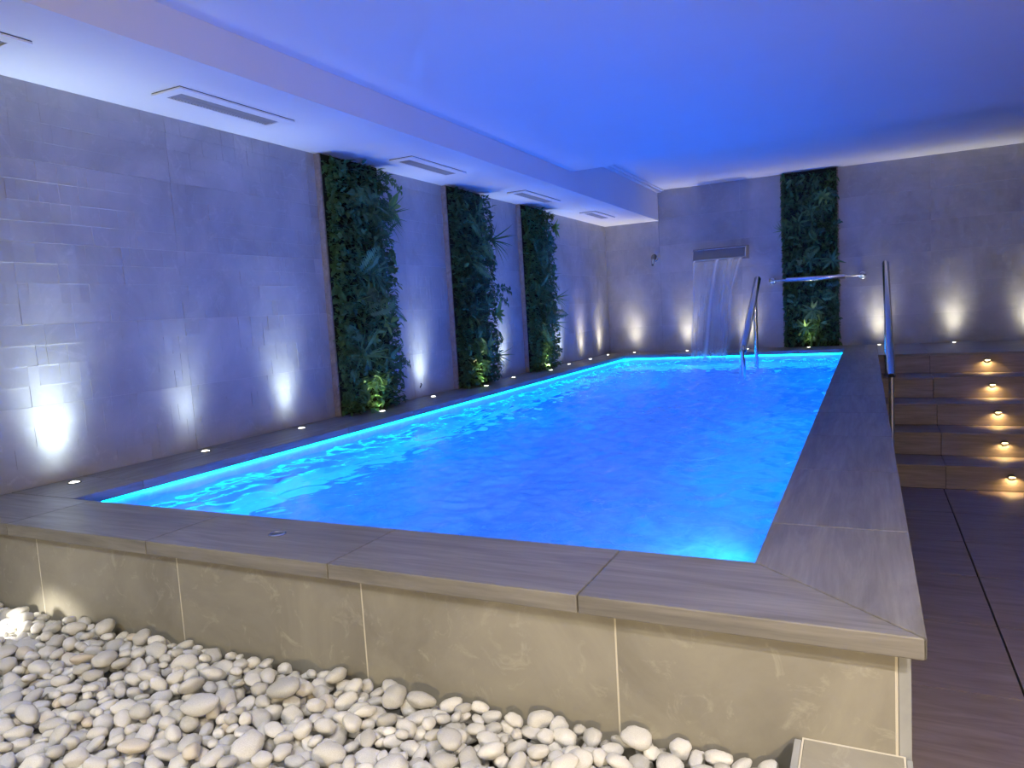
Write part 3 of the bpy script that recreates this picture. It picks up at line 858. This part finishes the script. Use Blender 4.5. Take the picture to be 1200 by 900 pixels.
PW, PH = 0.545, 1.525
def foliage_mesh(seed, depth):
    rr = random.Random(seed); m = MB()
    for i in range(3000):
        x = rr.uniform(-PW/2, PW/2-.002); z = rr.uniform(0.015, PH-.02); y = 0.036+depth*rr.random()**1.3
        az = rr.uniform(-1.2, 1.2); el = rr.uniform(-0.9, 0.9)
        d = Vector((math.sin(az)*math.cos(el), abs(math.cos(az))*math.cos(el)*0.7+0.15, math.sin(el)))
        L = rr.uniform(.028, .062)
        if x+d.x*L > PW/2+(.02 if y > .05 else 0) or x+d.x*L < -PW/2-.045: d.x = -d.x
        if z+d.z*L < 0.003 or z+d.z*L > PH+.012: d.z = -d.z
        blade(m, (x, y, z), d, (rr.uniform(-.3,.3), 0.3, 1), L, L*rr.uniform(.45,.7), rr.uniform(.1,.6), 0.3, 3)
    for i in range(700):   # leaves lapping over both long edges
        s = 1 if i < 430 else -1
        y = rr.uniform(0.042, 0.036+depth*0.9); z = rr.uniform(0.02, PH-.03)
        d = Vector((s*rr.uniform(.35, 1), rr.uniform(-.1, .8), rr.uniform(-.9, .8)))
        L = rr.uniform(.028, .055)
        if z+d.z*L < 0.003 or z+d.z*L > PH: d.z = -d.z
        blade(m, (s*(PW/2-.024), y, z), d, (0, 0.3, 1), L, L*rr.uniform(.45,.7), rr.uniform(.1,.5), 0.3, 3)
    return m.mesh('small_leaves', M_LEAF, smooth=True)
FOL = [foliage_mesh(11, 0.10), foliage_mesh(12, 0.10)]
FOLB = foliage_mesh(13, 0.045)

def put(mesh, parent, loc, d, roll=0.0, sc=1.0):
    o = new_obj(mesh.name.split('.')[0], mesh, parent)
    d = Vector(d).normalized()
    q = d.to_track_quat('Z', 'Y')
    # turn the leaf's face (its -Y) outward
    fwd = q @ Vector((0, -1, 0)); tgt = Vector((0, 1, 0.25)); tgt -= d*tgt.dot(d)
    if tgt.length > 1e-3:
        tgt.normalize(); ang = math.atan2(d.dot(fwd.cross(tgt)), fwd.dot(tgt)); q = Quaternion(d, ang+roll) @ q
    o.location = loc; o.rotation_mode = 'QUATERNION'; o.rotation_quaternion = q; o.scale = (sc,)*3
    return o

def green_wall(loc, rz, label, seed, trims, fol, dep, height, specials, nleaf=80, nfern=34, ntuft=7, nros=4, nspr=12):
    rr = random.Random(seed)
    t = empty('green_wall', loc, rz); tag(t, label, 'green wall', 'vertical plant panels on the walls')
    m = MB(); m.box(-PW/2, PW/2, 0.001, 0.035, 0.002, height-0.003); m.build('backing_board', M_BACKING, t)
    for s in trims:
        m = MB(); x = s*(PW/2+0.0085); m.box(-0.0075, 0.0075, 0.001, 0.040, -(height-0.008)/2, (height-0.008)/2)
        tr = m.build('edge_trim', M_TRIM, t, bevel=0.0015, seg=1); tr.location = (x, 0, height/2)
        # grain runs along the strip
    f = new_obj('small_leaves', fol, t); f['kind'] = 'stuff'; f.scale = (1, 1, (height-0.01)/PH)
    hw = PW/2
    for i in range(nleaf):
        x = rr.uniform(-hw+.04, hw-.03); z = rr.uniform(0.05, height-.07)
        az = rr.uniform(-1.3, 1.3); el = rr.uniform(-0.8, 0.9)
        d = Vector((math.sin(az)*math.cos(el), 0.35*math.cos(az), math.sin(el)))
        if x > hw-.09: d.x = -abs(d.x)
        if z > height-.14: d.z = -abs(d.z)
        if z < 0.12: d.z = abs(d.z)
        put(rr.choice(P_LEAF), t, (x, 0.04+dep*rr.uniform(.5,1.1), z), d, rr.uniform(-.5,.5), rr.uniform(.7,1.1))
    for i in range(nfern):
        x = rr.uniform(-hw+.05, hw-.12); z = rr.uniform(0.25, height-.12)
        az = rr.uniform(-1.0, 0.7)
        d = Vector((math.sin(az), 0.55, rr.uniform(-.7, .35)))
        if z > height-.25: d.z = -0.5
        put(rr.choice(P_FERN), t, (x, 0.04+dep*rr.uniform(.3,.8), z), d, rr.uniform(-.4,.4), rr.uniform(.8,1.2))
    for i in range(nspr):
        x = rr.uniform(-hw+.04, hw-.12); z = rr.uniform(0.2, height-.25)
        d = Vector((rr.uniform(-1, .6), 0.5, rr.uniform(-.5, .6)))
        put(rr.choice(P_SPRIG), t, (x, 0.04+dep*rr.uniform(.4,.9), z), d, rr.uniform(-.4,.4), rr.uniform(.7,1.0))
    for i in range(ntuft):
        x = rr.uniform(-hw+.1, hw-.13); z = rr.uniform(0.2, height-.3)
        put(rr.choice(P_TUFT), t, (x, 0.04+dep*0.6, z), (rr.uniform(-.4,.3), 0.7, rr.uniform(-.1,.5)), rr.uniform(-1,1), rr.uniform(.7,.95))
    def rosette(x, y, z, sc, protos, n=8, tilt=0.55, bias=(0, 0, 0)):
        a0 = rr.uniform(0, 1)
        for k in range(n):
            a = a0+2*PI*k/n+rr.uniform(-.2,.2)
            d = Vector((math.cos(a)+bias[0], tilt+rr.uniform(-.15,.3)+bias[1], math.sin(a)+bias[2]))
            put(rr.choice(protos), t, (x, y, z), d, rr.uniform(-.3,.3), sc*rr.uniform(.8,1.1))
    for i in range(nros):
        rosette(rr.uniform(-hw+.15, hw-.15), 0.04+dep*0.9, rr.uniform(0.25, height-.25), rr.uniform(.65,.9), P_LONG)
    for sp in specials:
        k = sp[0]
        if k == 'ros': rosette(sp[1], sp[2], sp[3], sp[4], P_LONGL if sp[5] else P_LONG, sp[6] if len(sp) > 6 else 8, 0.5, sp[7] if len(sp) > 7 else (0,0,0))
        elif k == 'tuft': put(P_TUFT[0], t, sp[1:4], sp[4], 0, sp[5])
        elif k == 'fern': put(rr.choice(P_FERNL if sp[6] else P_FERN), t, sp[1:4], sp[4], 0, sp[5])
        elif k == 'sprig': put(P_SPRIG[0], t, sp[1:4], sp[4], 0, sp[5])
    return t
hw = PW/2
gz = HS-0.0
green_wall((0.0, 2.42, 0), -PI/2, 'tall leafy green wall panel nearest on the left wall, pale fronds sticking out at its top right', 21, (1,), FOL[0], 0.085, HS,
    [('ros', -hw+.03, .12, 1.27, .95, True, 7, (-.9, .1, 0)), ('tuft', -hw+.09, .10, 1.22, (-.8, .5, .3), 1.0), ('fern', -.02, .12, 1.40, (-.1, .5, -.5), 1.0, False),
     ('fern', -.05, .11, 0.10, (-.1, .35, .9), 0.8, True), ('ros', -.08, .10, 0.15, .6, True, 7), ('tuft', hw-.13, .10, .34, (.1, .6, .3), 1.15),  # pale fern and rosette at the foot brighten the uplit patch by colour
     ('ros', -.12, .12, .55, .85, True, 7), ('sprig', -hw+.06, .12, 1.47, (-.8, .4, -.35), 1.0), ('fern', -.12, .12, .98, (-.2, .5, -.8), 1.1, False), ('sprig', -hw+.03, .11, .30, (-.9, .2, -.2), .8)])
green_wall((0.0, 3.825, 0), -PI/2, 'tall leafy green wall panel in the middle of the left wall, dark sprig and light fern on its right edge', 22, (1,), FOL[1], 0.085, HS,
    [('tuft', -hw+.04, .12, 1.16, (-.8, .4, .2), 1.1), ('sprig', -hw+.04, .12, .72, (-1, .35, -.25), 1.25), ('sprig', -hw+.05, .14, .78, (-1, .6, -.1), 1.1),
     ('ros', -hw+.03, .12, .56, .95, True, 8, (-.8, .1, -.1)), ('ros', -.02, .13, 1.36, .95, False, 9), ('ros', -.05, .13, .30, .85, True, 7), ('fern', -.05, .11, 0.09, (-.1, .35, .9), 0.75, True),
     ('tuft', -hw+.02, .10, .22, (-.9, .3, -.1), .8), ('fern', -.03, .13, .95, (-.2, .5, -.8), 1.1, False), ('ros', -.06, .10, 0.13, .5, True, 7)])
green_wall((0.0, 5.135, 0), -PI/2, 'tall leafy green wall panel farthest back on the left wall, edge wavy with small leaves', 23, (1,), FOL[0], 0.085, HS,
    [('ros', -hw+.04, .13, 1.36, .95, True, 8, (-.5, .1, -.2)), ('fern', -.08, .12, .60, (-.3, .5, -.6), 1.1, False), ('tuft', -hw+.03, .12, .68, (-.8, .4, .3), .8),
     ('fern', -.05, .11, 0.09, (-.1, .35, .9), 0.75, True), ('ros', -.06, .10, 0.15, .6, True, 7)])
green_wall((2.325, G, 0), PI, 'tall narrow green wall panel with dense dark leaves on the back wall', 24, (1, -1), FOLB, 0.05, HR,
    [('ros', -.02-.12, .09, 1.60, .8, True, 8), ('ros', -.13-.09, .10, .92, 1.0, False, 9), ('ros', -.02, .10, .40, 1.0, False, 9), ('ros', .06, .10, .22, .8, False, 8), ('fern', 0.02, .08, 0.06, (0, .35, .9), 0.6, True),
     ('tuft', hw-.02, .08, 1.28, (.7, .4, 0), .7)], 110, 10, 6, 4, 14)

# ================================================================== WHITE PEBBLES
def pebble_var(seed, sub):
    bm = bmesh.new(); bmesh.ops.create_icosphere(bm, subdivisions=sub, radius=1.0)
    rr = random.Random(seed); off = Vector((rr.uniform(0,50), rr.uniform(0,50), rr.uniform(0,50)))
    e = rr.uniform(0.75, 1.0)
    for v in bm.verts:
        p = v.co.copy()
        p = Vector([math.copysign(abs(c)**e, c) for c in p])
        k = 1+0.22*noise.noise(p*1.0+off)+0.09*noise.noise(p*2.2+off)
        v.co = p.normalized()*k*(0.5+0.5*p.length)
    me = bpy.data.meshes.new('pebble'); bm.to_mesh(me); bm.free()
    me.polygons.foreach_set('use_smooth', [True]*len(me.polygons)); me.materials.append(M_PEB)
    return me
PV = [pebble_var(i, 3) for i in range(10)]
PVL = [pebble_var(i, 2) for i in range(10)]
PVLn = []
for me in PVL:
    a = np.empty(len(me.vertices)*3); me.vertices.foreach_get('co', a)
    fs_ = np.array([p.vertices[:] for p in me.polygons]); PVLn.append((a.reshape(-1,3), fs_))
X0, X1, Y0, Y1 = 0.004, 2.753, -1.45, 0.0225
cell = 0.005
gw, gh = int((X1-X0)/cell), int((Y1-Y0)/cell)
H = np.full((gh, gw), -0.305)
stones = []
prng = np.random.default_rng(5)
def drop(a, b, c, yaw, tx_, ty_, tries, at=None):
    R = np.array((Matrix.Rotation(yaw, 3, 'Z') @ Matrix.Rotation(tx_, 3, 'X') @ Matrix.Rotation(ty_, 3, 'Y')))
    Q = R @ np.diag([1/a**2, 1/b**2, 1/c**2]) @ R.T
    Cv = np.linalg.inv(Q); ex, ey = math.sqrt(Cv[0,0]), math.sqrt(Cv[1,1])
    nxr, nyr = max(1, int(ex/cell)), max(1, int(ey/cell))
    gx, gy = np.meshgrid(np.arange(-nxr, nxr+1)*cell, np.arange(-nyr, nyr+1)*cell)
    bq = 2*(Q[0,2]*gx+Q[1,2]*gy); cq = Q[0,0]*gx*gx+2*Q[0,1]*gx*gy+Q[1,1]*gy*gy-1
    disc = bq*bq-4*Q[2,2]*cq
    ok = disc > 0
    sq = np.sqrt(np.where(ok, disc, 0))
    lo = np.where(ok, (-bq-sq)/(2*Q[2,2]), 1e9); hi = np.where(ok, (-bq+sq)/(2*Q[2,2]), -1e9)
    best = None
    for _ in range(tries):
        ix = prng.integers(nxr+1, gw-nxr-1); iy = prng.integers(nyr+1, gh-nyr-1)
        if at: ix, iy = int((at[0]-X0)/cell)+int(prng.integers(-3, 4)), int((at[1]-Y0)/cell)+int(prng.integers(-3, 4))
        sub = H[iy-nyr:iy+nyr+1, ix-nxr:ix+nxr+1]
        z = float(np.max(sub-lo))
        if best is None or z < best[0]: best = (z, ix, iy)
    z, ix, iy = best
    z -= 0.0022
    sub = H[iy-nyr:iy+nyr+1, ix-nxr:ix+nxr+1]
    np.maximum(sub, np.where(ok, z+hi, -1e9), out=sub)
    return (X0+ix*cell, Y0+iy*cell, z, a, b, c, R, ix, iy, z+float(hi[nyr, nxr]))
NS = 5200
for i in range(NS):
    s = float(np.clip(prng.lognormal(math.log(0.0160), 0.25), 0.011, 0.027))
    if i % 90 == 60: s = float(prng.uniform(0.026, 0.033))
    a = s*prng.uniform(1.0, 1.35); b = s*prng.uniform(0.8, 1.0); c = s*prng.uniform(0.5, 0.8)
    stones.append(drop(a, b, c, prng.uniform(0, 2*PI), prng.normal(0, .25), prng.normal(0, .25), 14))
BIG = {len(stones): 'largest pebble, a long pale oval lying tilted on top of the gravel', len(stones)+1: 'broad flat grey pebble left of the long pale oval one'}
stones.append(drop(0.050, 0.028, 0.018, -0.15, 0.12, -0.30, 12, (1.705, -0.150)))
stones.append(drop(0.042, 0.030, 0.017, 0.35, 0.1, -0.1, 12, (1.585, -0.258)))
def proj(p):
    d = np.array(p)-CAM; z = d @ fw
    return 600+FPX*(d @ r2)/z, 450-FPX*(d @ u2)/z, z
score = []
for i, st in enumerate(stones):
    u, v, z = proj(st[:3])
    vis = st[9] >= H[st[8], st[7]]-0.006
    ins = -15 < u < 1215 and -15 < v < 905 and z > 0
    score.append((st[3]*st[4]/z**2) if (vis and ins) else 0.0)
order = np.argsort(-np.array(score))
# the 300 that show largest are things of their own
single = set(int(i) for i in order[:300] if score[i] > 0)
used = []
for i in order[:300]:
    i = int(i)
    if i not in single: continue
    st = stones[i]
    o = new_obj('pebble', PV[i % 10])
    o.rotation_mode = 'QUATERNION'; o.rotation_quaternion = Matrix(st[6].tolist()).to_quaternion()
    if i in BIG: tag(o, BIG[i])
    o.location = st[:3]; o.scale = (st[3], st[4], st[5])
    tag(o, BIG.get(i, 'small smooth white to grey rounded pebble lying loose in the gravel before the pool wall'), 'pebble', 'loose white pebbles before the pool')
V, F, T = [], [], []; off = 0
for i, st in enumerate(stones):
    if i in single: continue
    vv, ff = PVLn[i % 10]
    p = (vv*np.array(st[3:6])) @ st[6].T+np.array(st[:3])
    V.append(p); F.append(ff+off); off += len(p); T.append(np.full(len(p), prng.random()))
V = np.concatenate(V); F = np.concatenate(F); T = np.concatenate(T)
me = bpy.data.meshes.new('pebble_gravel')
me.vertices.add(len(V)); me.vertices.foreach_set('co', V.reshape(-1))
me.loops.add(len(F)*3); me.loops.foreach_set('vertex_index', F.reshape(-1).astype(np.int32))
me.polygons.add(len(F)); me.polygons.foreach_set('loop_start', np.arange(0, len(F)*3, 3, dtype=np.int32))
me.update(calc_edges=True)
me.polygons.foreach_set('use_smooth', [True]*len(F))
at = me.attributes.new('tint', 'FLOAT', 'POINT'); at.data.foreach_set('value', T.astype(np.float32))
me.materials.append(M_PEB)
tag(new_obj('pebble_gravel', me), 'bed of white pebbles filling the ground before the pool wall', 'gravel', None, 'stuff')

# assumed lamp half sunk in the gravel beside the left wall (just out of frame)
o = empty('assumed_spotlight', (0.60, -0.28, -0.19)); tag(o, 'assumed small spotlight, out of view, set in the white pebbles near the left wall', 'light')
m = MB(); m.lathe([(0.03,-0.06),(0.036,0.0),(0.036,0.03),(0.030,0.03)], 20, (0,0,0.01), Vector((0.15,0.7,-0.3)).to_track_quat('Z','Y')); m.build('body', M_BLACK, o, smooth=True)
m = MB(); m.lathe([(0.028,0.0305),(0.02,0.032)], 20, (0,0,0.01), Vector((0.15,0.7,-0.3)).to_track_quat('Z','Y')); m.build('lens', M_LENS, o, smooth=True)
spot('lamp', (0.009, 0.042, -0.012), (0.10, 0.60, -0.42), L_GRAVEL, (1.0, 0.93, 0.80), 80, 0.8, 0.02, o)

# assumed warm lamp behind the camera, unseen, added to light the pool front
o = empty('assumed_sconce', (3.6, YF, 0.62)); tag(o, 'assumed warm wall sconce, unseen, added behind the camera to light the pool front', 'light')
m = MB(); m.box(-0.06, 0.06, 0.0005, 0.02, -0.1, 0.1); m.build('plate', M_BRUSH, o, bevel=0.003)
m = MB(); m.lathe([(0.05,-0.09),(0.07,0.0),(0.05,0.09)], 20, (0,0.095,0)); m.build('shade', M_WHITE, o, smooth=True)
spot('lamp', (0, 0.20, 0), (-0.10, 1, -0.12), L_ASSUMED_SCONCE, C_WARM, 150, 0.8, 0.08, o)

# added ceiling lamps out of view, to brighten gravel, coping and floor
for (x, y, k_, c_) in ((0.9, -1.75, 1.4, (0.88, 0.94, 1.0)), (2.35, -1.45, 1.2, (1.0, 0.93, 0.80)), (4.0, -1.1, 4.0, (1.0, 0.90, 0.84))):
    m = MB(); m.lathe([(0.055,-0.001),(0.055,-0.006),(0.045,-0.008),(0.042,-0.003)], 24)
    d_ = m.build('added_downlight', M_WHITE, ceiling, smooth=True); d_.location = (x, y, HM)
    m = MB(); m.lathe([(0.041,-0.0025),(0.02,-0.004)], 20); m.build('lens', M_LENS, d_, smooth=True)
    spot('lamp', (0, 0, -0.02), (0, 0.12, -1), L_DOWN*k_, c_, 118, 0.7, 0.05, d_)
